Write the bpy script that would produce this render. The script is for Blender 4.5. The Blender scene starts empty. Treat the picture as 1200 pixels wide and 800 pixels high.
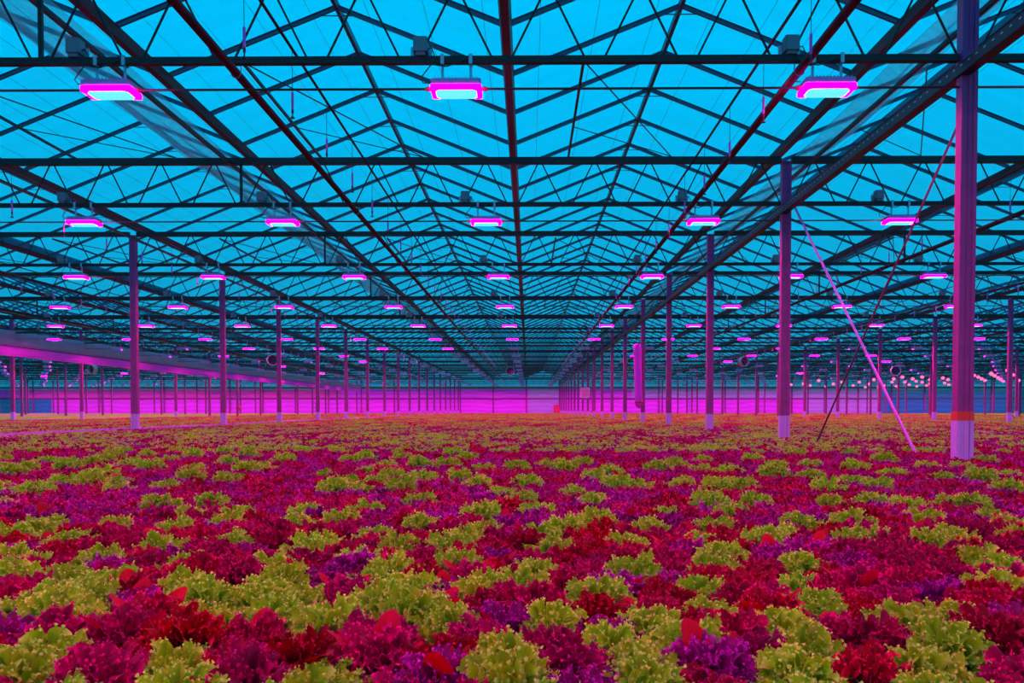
import bpy, math, random
from math import sin, cos, pi, radians, sqrt, atan2
from mathutils import Vector, Matrix
import numpy as np

SC = bpy.context.scene
COL = SC.collection
U = 4.0            # module: a quarter of the way from the camera axis to the near post row
CAM_Z = 1.36
F_PX = 906.0
DY = 5.0           # bay depth
Y1 = 7.2           # first truss line

# ------------------------------------------------------------------ mesh helper
class MB:
    def __init__(s): s.v = []; s.f = []; s.m = []
    def add(s, vs, fs, mi=0):
        o = len(s.v); s.v += [tuple(v) for v in vs]
        s.f += [tuple(i + o for i in f) for f in fs]; s.m += [mi] * len(fs); return s
    def box(s, c, d, mi=0, rot=None):
        hx, hy, hz = d[0] / 2, d[1] / 2, d[2] / 2
        p = [Vector((x * hx, y * hy, z * hz)) for x in (-1, 1) for y in (-1, 1) for z in (-1, 1)]
        if rot is not None: p = [rot @ q for q in p]
        p = [q + Vector(c) for q in p]
        return s.add(p, [(0, 1, 3, 2), (4, 6, 7, 5), (0, 4, 5, 1), (2, 3, 7, 6), (0, 2, 6, 4), (1, 5, 7, 3)], mi)
    def bar(s, a, b, w, h, mi=0, up=(0, 0, 1)):
        a = Vector(a); b = Vector(b); d = (b - a); L = d.length; d.normalize()
        u = Vector(up)
        if abs(d.dot(u)) > .98: u = Vector((0, 1, 0))
        x = d.cross(u).normalized(); z = x.cross(d).normalized()
        R = Matrix((x, d, z)).transposed()
        return s.box((a + b) / 2, (w, L, h), mi, R)
    def tube(s, pts, r, n=8, mi=0, cap=True):
        pts = [Vector(p) for p in pts]; o = len(s.v); k = len(pts)
        rr = r if isinstance(r, (list, tuple)) else [r] * k
        px = None
        for i, p in enumerate(pts):
            d = (pts[min(i + 1, k - 1)] - pts[max(i - 1, 0)]).normalized()
            if px is None:
                t = Vector((0, 0, 1)) if abs(d.z) < .9 else Vector((0, 1, 0))
                px = d.cross(t).normalized()
            else: px = (px - d * px.dot(d)).normalized()
            py = d.cross(px)
            for j in range(n):
                a = 2 * pi * j / n
                s.v.append(tuple(p + (px * cos(a) + py * sin(a)) * rr[i]))
        for i in range(k - 1):
            for j in range(n):
                a = o + i * n + j; b = o + i * n + (j + 1) % n
                s.f.append((a, b, b + n, a + n)); s.m.append(mi)
        if cap:
            s.f.append(tuple(o + j for j in reversed(range(n)))); s.m.append(mi)
            s.f.append(tuple(o + (k - 1) * n + j for j in range(n))); s.m.append(mi)
        return s
    def lathe(s, c, prof, n=12, mi=0, axis='z'):
        o = len(s.v)
        for r, h in prof:
            for j in range(n):
                a = 2 * pi * j / n
                q = (r * cos(a), r * sin(a), h) if axis == 'z' else (r * cos(a), h, r * sin(a))
                s.v.append((q[0] + c[0], q[1] + c[1], q[2] + c[2]))
        for i in range(len(prof) - 1):
            for j in range(n):
                a = o + i * n + j; b = o + i * n + (j + 1) % n
                s.f.append((a, b, b + n, a + n)); s.m.append(mi)
        return s
    def mesh(s, name, mats, smooth=False):
        me = bpy.data.meshes.new(name); me.from_pydata(s.v, [], s.f)
        for m in (mats if isinstance(mats, (list, tuple)) else [mats]): me.materials.append(m)
        me.polygons.foreach_set('material_index', s.m)
        if smooth: me.polygons.foreach_set('use_smooth', [True] * len(s.f))
        me.update(); return me

def obj(name, me, parent=None, loc=None, **kw):
    o = bpy.data.objects.new(name, me); COL.objects.link(o)
    if parent is not None: o.parent = parent
    if loc is not None: o.location = loc
    for k, v in kw.items(): o[k] = v
    return o
def thing(name, label, cat, loc=(0, 0, 0), rz=0, group=None):
    o = obj(name, None, None, loc, label=label, category=cat); o.rotation_euler = (0, 0, rz)
    o.empty_display_size = .1
    if group: o['group'] = group
    return o
def tag(o, label, cat, group=None):
    o['label'] = label; o['category'] = cat
    if group: o['group'] = group
    return o
def copy_tree(o, parent=None):
    c = o.copy(); COL.objects.link(c)
    if parent is not None: c.parent = parent
    for ch in list(o.children): copy_tree(ch, c)
    return c

ORD = ['zeroth', 'first', 'second', 'third', 'fourth', 'fifth', 'sixth', 'seventh', 'eighth', 'ninth', 'tenth', 'eleventh', 'twelfth',
       'thirteenth', 'fourteenth', 'fifteenth', 'sixteenth', 'seventeenth', 'eighteenth', 'nineteenth', 'twentieth']
def ordi(n):
    if n <= 20: return ORD[n]
    t = {20: 'twenty', 30: 'thirty', 40: 'forty', 50: 'fifty'}[n // 10 * 10]
    return t + '-' + ORD[n % 10] if n % 10 else {20: 'twentieth', 30: 'thirtieth', 40: 'fortieth', 50: 'fiftieth'}[n]

# ------------------------------------------------------------------ materials
def nodes(name):
    m = bpy.data.materials.new(name); m.use_nodes = True
    nt = m.node_tree; nt.nodes.clear()
    out = nt.nodes.new('ShaderNodeOutputMaterial'); return m, nt, out
def metal(name, col, rough=.5, metallic=.3, var=.35, scale=9, emit=None):
    m, nt, out = nodes(name); N = nt.nodes.new
    b = N('ShaderNodeBsdfPrincipled'); tc = N('ShaderNodeTexCoord'); no = N('ShaderNodeTexNoise'); rp = N('ShaderNodeMapRange')
    mx = N('ShaderNodeMix'); mx.data_type = 'RGBA'; mx.blend_type = 'MULTIPLY'; mx.inputs[0].default_value = 1
    no.inputs['Scale'].default_value = scale; no.inputs['Detail'].default_value = 4
    rp.inputs['To Min'].default_value = 1 - var; rp.inputs['To Max'].default_value = 1 + var
    nt.links.new(tc.outputs['Object'], no.inputs['Vector']); nt.links.new(no.outputs[0], rp.inputs[0])
    mx.inputs[6].default_value = (*col, 1); nt.links.new(rp.outputs[0], mx.inputs[7])
    nt.links.new(mx.outputs[2], b.inputs['Base Color'])
    b.inputs['Roughness'].default_value = rough; b.inputs['Metallic'].default_value = metallic
    nt.links.new(b.outputs[0], out.inputs[0]); return m
def emitter(name, col, st):
    m, nt, out = nodes(name); e = nt.nodes.new('ShaderNodeEmission')
    e.inputs[0].default_value = (*col, 1); e.inputs[1].default_value = st
    nt.links.new(e.outputs[0], out.inputs[0]); return m
def cloth(name, col, transl=.4, clear=0.0, scale=4, var=.2, wave=None):
    m, nt, out = nodes(name); N = nt.nodes.new; L = nt.links.new
    tc = N('ShaderNodeTexCoord'); no = N('ShaderNodeTexNoise'); no.inputs['Scale'].default_value = scale; no.inputs['Detail'].default_value = 5
    L(tc.outputs['Object'], no.inputs['Vector'])
    rp = N('ShaderNodeMapRange'); rp.inputs['To Min'].default_value = 1 - var; rp.inputs['To Max'].default_value = 1 + var; L(no.outputs[0], rp.inputs[0])
    mx = N('ShaderNodeMix'); mx.data_type = 'RGBA'; mx.blend_type = 'MULTIPLY'; mx.inputs[0].default_value = 1
    mx.inputs[6].default_value = (*col, 1); L(rp.outputs[0], mx.inputs[7])
    d = N('ShaderNodeBsdfDiffuse'); t = N('ShaderNodeBsdfTranslucent'); a = N('ShaderNodeMixShader'); a.inputs[0].default_value = transl
    L(mx.outputs[2], d.inputs[0]); L(mx.outputs[2], t.inputs[0]); L(d.outputs[0], a.inputs[1]); L(t.outputs[0], a.inputs[2])
    if clear:
        tr = N('ShaderNodeBsdfTransparent'); b = N('ShaderNodeMixShader'); b.inputs[0].default_value = clear
        L(a.outputs[0], b.inputs[1]); L(tr.outputs[0], b.inputs[2]); L(b.outputs[0], out.inputs[0])
    else: L(a.outputs[0], out.inputs[0])
    return m
def leaf_mat(name, deep, mid, rim, jitter=.25, rough=.45, hue=(0.49, 0.51), spec=.3):
    """leaf tissue: deep in the ribs, paler rim; 't' runs 0..1 from the leaf's foot to its edge"""
    m, nt, out = nodes(name); N = nt.nodes.new; L = nt.links.new
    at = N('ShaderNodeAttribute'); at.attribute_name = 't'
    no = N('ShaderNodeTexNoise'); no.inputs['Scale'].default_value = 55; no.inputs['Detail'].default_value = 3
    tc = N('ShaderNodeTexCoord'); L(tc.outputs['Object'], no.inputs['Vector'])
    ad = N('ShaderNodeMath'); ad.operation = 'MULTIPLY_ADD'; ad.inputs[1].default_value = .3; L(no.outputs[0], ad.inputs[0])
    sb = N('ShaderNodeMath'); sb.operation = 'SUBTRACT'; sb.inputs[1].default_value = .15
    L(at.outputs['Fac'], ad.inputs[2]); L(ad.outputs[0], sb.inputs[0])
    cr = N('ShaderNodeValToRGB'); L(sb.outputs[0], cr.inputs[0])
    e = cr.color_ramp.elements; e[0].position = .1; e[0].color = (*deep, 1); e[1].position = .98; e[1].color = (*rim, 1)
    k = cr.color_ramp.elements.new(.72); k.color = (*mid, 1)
    oi = N('ShaderNodeObjectInfo')
    hs = N('ShaderNodeHueSaturation'); mh = N('ShaderNodeMapRange'); mh.inputs['To Min'].default_value = hue[0]; mh.inputs['To Max'].default_value = hue[1]
    mv = N('ShaderNodeMapRange'); mv.inputs['To Min'].default_value = 1 - jitter; mv.inputs['To Max'].default_value = 1 + jitter
    wn = N('ShaderNodeTexWhiteNoise'); wn.noise_dimensions = '1D'; L(oi.outputs['Random'], wn.inputs['W'])
    L(oi.outputs['Random'], mh.inputs[0]); L(wn.outputs['Value'], mv.inputs[0])
    L(mh.outputs[0], hs.inputs['Hue']); L(mv.outputs[0], hs.inputs['Value']); L(cr.outputs[0], hs.inputs['Color'])
    b = N('ShaderNodeBsdfPrincipled'); b.inputs['Roughness'].default_value = rough; b.inputs['Specular IOR Level'].default_value = spec
    L(hs.outputs[0], b.inputs['Base Color'])
    t = N('ShaderNodeBsdfTranslucent'); L(hs.outputs[0], t.inputs[0])
    x = N('ShaderNodeMixShader'); x.inputs[0].default_value = .4; L(b.outputs[0], x.inputs[1]); L(t.outputs[0], x.inputs[2])
    L(x.outputs[0], out.inputs[0]); return m

M = {}
M['truss'] = metal('galvanised_truss_steel', (.018, .008, .014), .6, .0, .3)
M['chord'] = metal('galvanised_chord_steel', (.028, .014, .022), .55, .05, .3)
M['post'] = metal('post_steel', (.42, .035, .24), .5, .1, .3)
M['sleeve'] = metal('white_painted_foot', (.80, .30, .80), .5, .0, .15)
M['redband'] = metal('orange_red_band', (.95, .05, .03), .5, 0, .1)
M['gutter'] = metal('rain_gutter_steel', (.05, .012, .022), .5, .1, .3)
M['rafter'] = metal('aluminium_rafter', (.03, .10, .18), .5, .05, .2)
M['pipe'] = metal('heating_pipe_paint', (.11, .008, .02), .45, .1, .3)
M['thinpipe'] = metal('thin_water_pipe', (.06, .012, .025), .45, .1, .3)
M['tray'] = metal('black_cable_tray', (.035, .02, .04), .5, .1, .3)
M['cable'] = metal('black_rubber_cable', (.03, .02, .03), .5, 0, .2)
M['housing'] = metal('pale_lamp_housing', (.55, .25, .60), .45, .1, .15)
M['strap'] = metal('lamp_strap_steel', (.45, .35, .5), .4, .5, .2)
M['box'] = metal('grey_plastic_box', (.18, .22, .28), .5, 0, .15)
M['plate'] = metal('bright_mount_plate', (.45, .55, .7), .35, .3, .15)
M['plug'] = metal('red_plug', (.4, .03, .05), .5, 0, .2)
M['led'] = emitter('magenta_led_rows', (1.0, 0.0, .55), 640)
M['bloom_side'] = emitter('added_magenta_side_glow', (1.0, 0.0, .80), 22)  # glow added to the housing sides for bloom and sideways light
M['core'] = emitter('pale_cyan_led_window', (.16, .85, .90), 1.1)
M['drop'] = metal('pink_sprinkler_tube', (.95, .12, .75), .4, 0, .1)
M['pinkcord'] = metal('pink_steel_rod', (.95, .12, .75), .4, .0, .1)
M['darkcord'] = metal('dark_steel_rod', (.25, .05, .12), .4, .3, .1)
M['rail'] = metal('lamp_pink_bench_rail', (.90, .16, .75), .5, .0, .1)  # pale rail with the lamps' pink put into its colour
M['bench'] = metal('bench_tray', (.10, .05, .08), .6, 0, .3)
M['fan'] = metal('dark_fan_blade', (.03, .04, .06), .4, .2, .2)
M['fanring'] = metal('pale_fan_ring', (.30, .42, .5), .4, .3, .2)
M['pinkbox'] = metal('pink_sensor_box', (.95, .35, .75), .5, 0, .1)
M['redbox'] = metal('red_cabinet', (.8, .03, .10), .5, 0, .1)
M['bulb'] = emitter('rose_bulb_glow', (1.0, .10, .30), 2.2)
M['screen'] = cloth('folded_energy_cloth', (.42, .52, .62), .5, .5, 6, .5)
M['sidecurtain'] = cloth('grey_roll_curtain', (.42, .36, .52), .3, 0, 2, .15)
M['hem'] = cloth('lamp_pink_curtain_hem', (.95, .12, .80), .3, 0, 2, .1)  # lamp light on the lower curtain, put into this pink
M['pinkpanel'] = cloth('pink_air_sleeve', (.98, .08, .88), .4, 0, 2, .1)
M['floor'] = metal('dark_concrete', (.05, .03, .05), .8, 0, .4, 2)
M['soil'] = metal('growing_media', (.03, .012, .012), .9, 0, .5, 30)

# ------------------------------------------------------------------ world, camera
w = bpy.data.worlds.new('dusk'); SC.world = w; w.use_nodes = True
nt = w.node_tree; nt.nodes.clear(); N = nt.nodes.new
wo = N('ShaderNodeOutputWorld'); bg = N('ShaderNodeBackground'); tc = N('ShaderNodeTexCoord'); sp = N('ShaderNodeSeparateXYZ'); cr = N('ShaderNodeValToRGB')
nt.links.new(tc.outputs['Generated'], sp.inputs[0]); nt.links.new(sp.outputs['Z'], cr.inputs[0]); nt.links.new(cr.outputs[0], bg.inputs[0]); nt.links.new(bg.outputs[0], wo.inputs[0])
e = cr.color_ramp.elements
e[0].position = 0.0; e[0].color = (0.006, .20, .36, 1)
e[1].position = .55; e[1].color = (0.0, .45, .82, 1)
k = e.new(.2); k.color = (0.002, .34, .60, 1)
k = e.new(.38); k.color = (0.0, .42, .76, 1)
bg.inputs[1].default_value = 1.3

cam_d = bpy.data.cameras.new('camera'); cam = bpy.data.objects.new('camera', cam_d); COL.objects.link(cam); SC.camera = cam
cam_d.sensor_width = 36; cam_d.lens = F_PX * 36 / 1200; cam_d.clip_start = .05; cam_d.clip_end = 400
PITCH = radians(1.4); YAW = radians(.5)
cam.location = (0, 0, CAM_Z); cam.rotation_euler = (pi / 2 - PITCH, 0, YAW)
cam_d.shift_y = (80 + F_PX * math.tan(PITCH)) / 1200
cam_d.shift_x = -(19 - F_PX * math.tan(YAW)) / 1200
def px(x, y, z):
    """rough place in the picture of a world point (pixels of 1200 x 800)"""
    if y < .2: return (1e6, 1e6)
    return (619 + F_PX * x / y, 480 - F_PX * (z - CAM_Z) / y)
def in_view(x, y, z, m=15):
    a, b = px(x, y, z); return -m < a < 1200 + m and -m < b < 800 + m

SC.view_settings.view_transform = 'Standard'; SC.view_settings.look = 'None'; SC.view_settings.gamma = 1
SC.view_settings.exposure = 0; SC.view_settings.use_curve_mapping = False
cy = SC.cycles
cy.transparent_max_bounces = 24; cy.max_bounces = 5; cy.diffuse_bounces = 3; cy.glossy_bounces = 2; cy.transmission_bounces = 3
cy.sample_clamp_indirect = 4; cy.use_denoising = True; cy.caustics_reflective = False; cy.caustics_refractive = False
# ------------------------------------------------------------------ heights (metres above the floor)
def Z(h): return CAM_Z + U * h * .988
H_TOP, H_BOT, H_GUT, H_RIDGE, H_ROD, H_PIPE = .985, .814, 1.04, 1.262, .732, .795
YEND = Y1 + 5 * 18.55          # the far gable
XW = 72.0
GUT0 = -.061 * U; GS = 1.0667 * U          # gutters every 4.27 m
POST_X = [1.006 * U + 3 * GS * i for i in range(-6, 6)]
NT = 19
def ty(k): return Y1 + DY * k

# ------------------------------------------------------------------ the shell
f = MB(); f.box((0, 45, -.05), (2 * XW, 118, .1)); o = obj('floor', f.mesh('floor', M['floor'])); o['kind'] = 'structure'

def glass_mat():
    m, nt, out = nodes('roof_glass'); N = nt.nodes.new; L = nt.links.new
    tr = N('ShaderNodeBsdfTransparent'); tr.inputs[0].default_value = (.97, .99, 1, 1)
    gl = N('ShaderNodeBsdfGlossy'); gl.inputs['Roughness'].default_value = .25; gl.inputs[0].default_value = (.9, .9, .95, 1)
    tl = N('ShaderNodeBsdfDiffuse'); tl.inputs[0].default_value = (.15, .55, .85, 1)
    no = N('ShaderNodeTexNoise'); no.inputs['Scale'].default_value = .8; no.inputs['Detail'].default_value = 6
    tc = N('ShaderNodeTexCoord'); mp = N('ShaderNodeMapping'); mp.inputs['Scale'].default_value = (1, 6, 1)
    L(tc.outputs['Object'], mp.inputs[0]); L(mp.outputs[0], no.inputs['Vector'])
    rp = N('ShaderNodeMapRange'); rp.inputs['From Min'].default_value = .3; rp.inputs['From Max'].default_value = .75
    rp.inputs['To Min'].default_value = .01; rp.inputs['To Max'].default_value = .10; L(no.outputs[0], rp.inputs[0])
    a = N('ShaderNodeMixShader'); L(rp.outputs[0], a.inputs[0]); L(tr.outputs[0], a.inputs[1]); L(tl.outputs[0], a.inputs[2])
    b = N('ShaderNodeMixShader'); b.inputs[0].default_value = .0; L(a.outputs[0], b.inputs[1]); L(gl.outputs[0], b.inputs[2])
    L(b.outputs[0], out.inputs[0]); return m
M['glass'] = glass_mat()
SPANS = list(range(-17, 18))
def gx(i): return GUT0 + GS * i
g = MB()
for i in SPANS:
    xa, xm, xb = gx(i), gx(i) + GS / 2, gx(i + 1)
    za, zr = Z(H_GUT) + .10, Z(H_RIDGE) + .06
    g.add([(xa, -8, za), (xm, -8, zr), (xm, YEND, zr), (xa, YEND, za)], [(0, 1, 2, 3)])
    g.add([(xm, -8, zr), (xb, -8, za), (xb, YEND, za), (xm, YEND, zr)], [(0, 1, 2, 3)])
o = obj('ceiling', g.mesh('ceiling', M['glass'])); o['kind'] = 'structure'

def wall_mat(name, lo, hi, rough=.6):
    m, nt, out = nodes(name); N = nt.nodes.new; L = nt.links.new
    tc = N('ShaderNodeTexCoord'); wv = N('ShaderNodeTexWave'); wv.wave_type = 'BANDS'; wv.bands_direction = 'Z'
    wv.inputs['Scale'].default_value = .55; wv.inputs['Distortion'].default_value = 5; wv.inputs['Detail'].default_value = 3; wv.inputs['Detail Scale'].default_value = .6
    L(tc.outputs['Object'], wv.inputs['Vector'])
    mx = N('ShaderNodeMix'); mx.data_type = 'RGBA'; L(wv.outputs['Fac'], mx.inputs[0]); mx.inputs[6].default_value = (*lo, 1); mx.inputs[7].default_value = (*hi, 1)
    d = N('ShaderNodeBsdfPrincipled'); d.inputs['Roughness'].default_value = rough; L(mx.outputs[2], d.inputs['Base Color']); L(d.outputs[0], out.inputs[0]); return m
M['w_pink'] = wall_mat('lamp_lit_gable_pink', (.93, .035, .80), (.98, .10, .97))  # lamp magenta put into the wall's base colour
M['w_lav'] = wall_mat('mixed_lit_wall_lavender', (.55, .32, .72), (.66, .42, .80))  # lamp and sky tint mixed into the base colour
M['w_blue'] = wall_mat('sky_lit_gable_blue', (.015, .30, .42), (.03, .38, .50))  # sky blue put into the wall's base colour
M['w_rose'] = wall_mat('lamp_lit_gable_rose', (.95, .04, .48), (.98, .08, .60))
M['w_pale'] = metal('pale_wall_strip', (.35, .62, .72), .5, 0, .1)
def bx(x0, x1, z0, z1, y, t, mat, mb): mb.box(((x0 + x1) / 2, y, (z0 + z1) / 2), (x1 - x0, t, z1 - z0), mat)
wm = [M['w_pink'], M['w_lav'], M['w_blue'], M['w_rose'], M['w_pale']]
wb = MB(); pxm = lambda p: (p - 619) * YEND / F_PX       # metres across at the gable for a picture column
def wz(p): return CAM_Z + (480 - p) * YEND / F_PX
# lower wall: panel colours carry the lamps' pink and the sky's blue
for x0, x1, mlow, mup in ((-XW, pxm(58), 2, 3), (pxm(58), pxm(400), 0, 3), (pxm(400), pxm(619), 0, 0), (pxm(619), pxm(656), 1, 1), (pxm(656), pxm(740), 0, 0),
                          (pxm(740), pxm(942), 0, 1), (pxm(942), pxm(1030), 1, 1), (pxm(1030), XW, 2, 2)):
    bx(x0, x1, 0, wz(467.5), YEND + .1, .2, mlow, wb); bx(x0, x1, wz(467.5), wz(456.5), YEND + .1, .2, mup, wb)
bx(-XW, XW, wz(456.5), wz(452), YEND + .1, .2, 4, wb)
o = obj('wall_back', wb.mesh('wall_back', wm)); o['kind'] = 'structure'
gb = MB()      # glazed gable triangles above
gb.add([(-XW, YEND + .1, wz(452)), (XW, YEND + .1, wz(452)), (XW, YEND + .1, Z(H_GUT) + .1), (-XW, YEND + .1, Z(H_GUT) + .1)], [(0, 1, 2, 3)])
for i in SPANS: gb.add([(gx(i), YEND + .1, Z(H_GUT) + .1), (gx(i + 1), YEND + .1, Z(H_GUT) + .1), (gx(i) + GS / 2, YEND + .1, Z(H_RIDGE) + .06)], [(0, 1, 2)])
o = obj('wall_back_glazing', gb.mesh('wall_back_glazing', M['glass'])); o['kind'] = 'structure'
for nm, x, in (('wall_left', -XW), ('wall_right', XW)):
    q = MB(); q.box((x, 45, 2.7), (.15, 118, 5.4)); o = obj(nm, q.mesh(nm, M['w_lav'])); o['kind'] = 'structure'

# frame of the gable: two long rails and a post at every gutter
rl = MB()
rl.bar((-XW, YEND - .06, wz(454.2)), (XW, YEND - .06, wz(454.2)), .1, .14)
tag(obj('gable_rail', rl.mesh('gable_rail', M['tray'])), 'dark horizontal rail along the top of the far gable wall', 'rail')
rl = MB(); rl.bar((-XW, YEND - .06, wz(467)), (XW, YEND - .06, wz(467)), .08, .1)
tag(obj('gable_rail', rl.mesh('gable_rail', M['pipe'])), 'thin horizontal rail halfway up the far pink gable wall', 'rail')
gp = MB(); gp.bar((0, 0, 0), (0, 0, Z(H_GUT)), .16, .12); gpm = gp.mesh('gable_post', M['post'])
n = 0
for i in range(-15, 16):
    x = gx(i)
    if not in_view(x, YEND, 2, 0): continue
    n += 1
    tag(obj('gable_post', gpm, None, (x, YEND - .1, 0)), 'slim steel post on the far gable wall, %s from the left' % ordi(n), 'post', 'gable posts')

# ------------------------------------------------------------------ steel columns
def ring_box(mb, w, d, z0, z1, mi=0):
    """hollow-section look: H-profile made of two flanges and a web with lips"""
    for sx in (-1, 1): mb.box((sx * (w / 2 - .018), 0, (z0 + z1) / 2), (.036, d, z1 - z0), mi)
    mb.box((0, 0, (z0 + z1) / 2), (w - .072, d - .016, z1 - z0), mi)
    mb.box((0, 0, (z0 + z1) / 2), (.020, d - .004, z1 - z0), mi)
zt = Z(H_TOP) - .05
a = MB(); ring_box(a, .145, .10, 0, zt); post_me = a.mesh('post', M['post'])
a = MB(); ring_box(a, .153, .108, .05, CAM_Z - .09); sleeve_me = a.mesh('painted_foot', M['sleeve'])
a = MB(); ring_box(a, .155, .110, CAM_Z - .10, CAM_Z - .015); band_me = a.mesh('warning_band', M['redband'])
a = MB(); a.box((0, 0, zt + .01), (.15, .14, .02)); a.box((0, 0, Z(H_BOT)), (.152, .12, .09)); head_me = a.mesh('head_plate', M['post'])
a = MB(); a.box((0, 0, .02), (.26, .22, .04)); foot_me = a.mesh('base_plate', M['post'])
rows = {}
for x in POST_X:
    for k in range(NT):
        y = ty(k)
        if in_view(x, y, 2.5, 25): rows.setdefault(x, []).append(k)
names = {}
rt = sorted(x for x in rows if x > 0); lf = sorted((x for x in rows if x < 0), reverse=True)
for i, x in enumerate(rt): names[x] = ('%s post row right of centre' % ordi(i + 1))
for i, x in enumerate(lf): names[x] = ('%s post row left of centre' % ordi(i + 1))
for x, ks in rows.items():
    for j, k in enumerate(ks):
        t = thing('steel_column', 'steel column, %s from the front in the %s' % (ordi(j + 1), names[x]), 'column', (x, ty(k), 0), 0, 'columns of the greenhouse')
        obj('post', post_me, t)
        if k < 9 or abs(x) < 10: obj('painted_foot', sleeve_me, t, label='pale painted foot of the column')
        obj('base_plate', foot_me, t); obj('head_plate', head_me, t)
        if x == rt[0] and k == 0: obj('warning_band', band_me, t, label='orange-red band round the column')

# ------------------------------------------------------------------ lattice trusses, one per bay
BW = 3 * GS
np_ = 15; p = BW / np_
def truss_parts():
    out = []
    a = MB(); a.box((BW / 2, 0, Z(H_TOP)), (BW - .17, .085, .10)); a.box((BW / 2, -.045, Z(H_TOP) - .045), (BW - .17, .03, .01)); out.append(('top_chord', a.mesh('top_chord', M['chord']), (0, 0, 0)))
    a = MB(); a.box((BW / 2, 0, Z(H_BOT)), (BW - .17, .06, .062)); out.append(('bottom_chord', a.mesh('bottom_chord', M['truss']), (0, 0, 0)))
    zb, zt2 = Z(H_BOT) + .02, Z(H_TOP) - .04
    a = MB(); a.tube([(.09, 0, zb), (p / 2 - .03, 0, zt2)], .011, 6); up = a.mesh('brace', M['truss'])
    a = MB(); a.tube([(p / 2 + .03, 0, zt2), (p - .09, 0, zb)], .011, 6); dn = a.mesh('brace', M['truss'])
    for i in range(np_):
        out.append(('brace', up, (p * i, 0, 0))); out.append(('brace', dn, (p * i, 0, 0)))
    a = MB(); a.bar((0, 0, zb), (0, 0, zt2), .035, .035); vt = a.mesh('strut', M['truss'])
    out.append(('strut', vt, (GS, 0, 0)))
    return out
tp = truss_parts()
far = MB()
far.box((BW / 2, 0, Z(H_TOP)), (BW - .17, .085, .10)); far.box((BW / 2, 0, Z(H_BOT)), (BW - .17, .06, .062))
for i in range(np_):
    far.bar((p * i, 0, Z(H_BOT)), (p * i + p / 2 - .03, 0, Z(H_TOP)), .02, .02); far.bar((p * i + p / 2 + .03, 0, Z(H_TOP)), (p * i + p, 0, Z(H_BOT)), .02, .02)
far_me = far.mesh('lattice_truss', M['chord'])
BAYN = {}
bays = [POST_X[i] for i in range(len(POST_X) - 1)]
def bayname(x0):
    i = round((x0 - bays[5]) / BW)          # bays[5] is the middle bay's left edge
    if i == 0: return 'middle bay'
    return '%s bay to the %s' % (ordi(abs(i)), 'right' if i > 0 else 'left')
for k in (-2, -1):
    for x0 in bays[4:7]: tag(obj('lattice_truss', far_me, None, (x0, ty(k), 0)), 'lattice truss overhead and behind the camera, out of the picture', 'truss', 'trusses outside the picture')
for k in range(NT):
    y = ty(k)
    for x0 in bays:
        lo, hi = px(x0, y, 5)[0], px(x0 + BW, y, 5)[0]
        if hi < -10 or lo > 1210: continue
        lab = 'lattice roof truss over the %s, %s from the front' % (bayname(x0), ordi(k + 1))
        if k < 6:
            t = thing('lattice_truss', lab, 'truss', (x0, y, 0), 0, 'lattice trusses')
            for nm, me, l in tp:
                xm = x0 + l[0]
                if nm == 'brace' and not (-30 < px(xm + p / 2, y, 5)[0] < 1230): continue
                obj(nm, me, t, l)
        else: tag(obj('lattice_truss', far_me, None, (x0, y, 0)), lab, 'truss', 'lattice trusses')

# ------------------------------------------------------------------ gutters, ridges, rafters
y0, y1_ = -8.0, YEND - .2
a = MB()
gw = .045
a.add([(s * w_, yy, z_) for yy in (y0, y1_) for s, w_, z_ in ((-1, .068, .11), (-1, gw, 0), (1, gw, 0), (1, .068, .11), (1, .058, .11), (1, gw - .01, .015), (-1, gw - .01, .015), (-1, .058, .11))],
      [(0, 8, 9, 1), (1, 9, 10, 2), (2, 10, 11, 3), (3, 11, 12, 4), (4, 12, 13, 5), (5, 13, 14, 6), (6, 14, 15, 7), (7, 15, 8, 0)])
gut_me = a.mesh('roof_gutter', M['gutter'])
NR = int((y1_ - 0.2) // 1.25)
zg = Z(H_GUT) + .10; zr = Z(H_RIDGE)
a = MB()
for s in (-1, 1):
    A = Vector((s * (GS / 2 - .04), 0, -.045)); B = Vector((s * .02, 0, zr - zg))
    a.bar(A, B, .010, .05); a.bar(A + Vector((0, 0, -.028)), B + Vector((0, 0, -.028)), .032, .006)
    a.bar(A + Vector((0, .0, .026)), B + Vector((0, 0, .026)), .034, .006)
a.bar((-.2, 0, zr - zg - .10), (.2, 0, zr - zg - .10), .012, .010)
raf_me = a.mesh('rafter', M['rafter'])
a = MB(); a.bar((0, y0, 0), (0, y1_, 0), .05, .09); ridge_me = a.mesh('ridge_beam', M['rafter'])
n = 0
for i in SPANS[1:]:
    x = gx(i)
    if not (in_view(x, YEND, 5, 0)): continue
    n += 1
    tag(obj('roof_gutter', gut_me, None, (x, 0, Z(H_GUT) - .06)), 'long dark steel rain gutter running away overhead, %s from the left' % ordi(n), 'gutter', 'roof gutters')
n = 0
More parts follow.
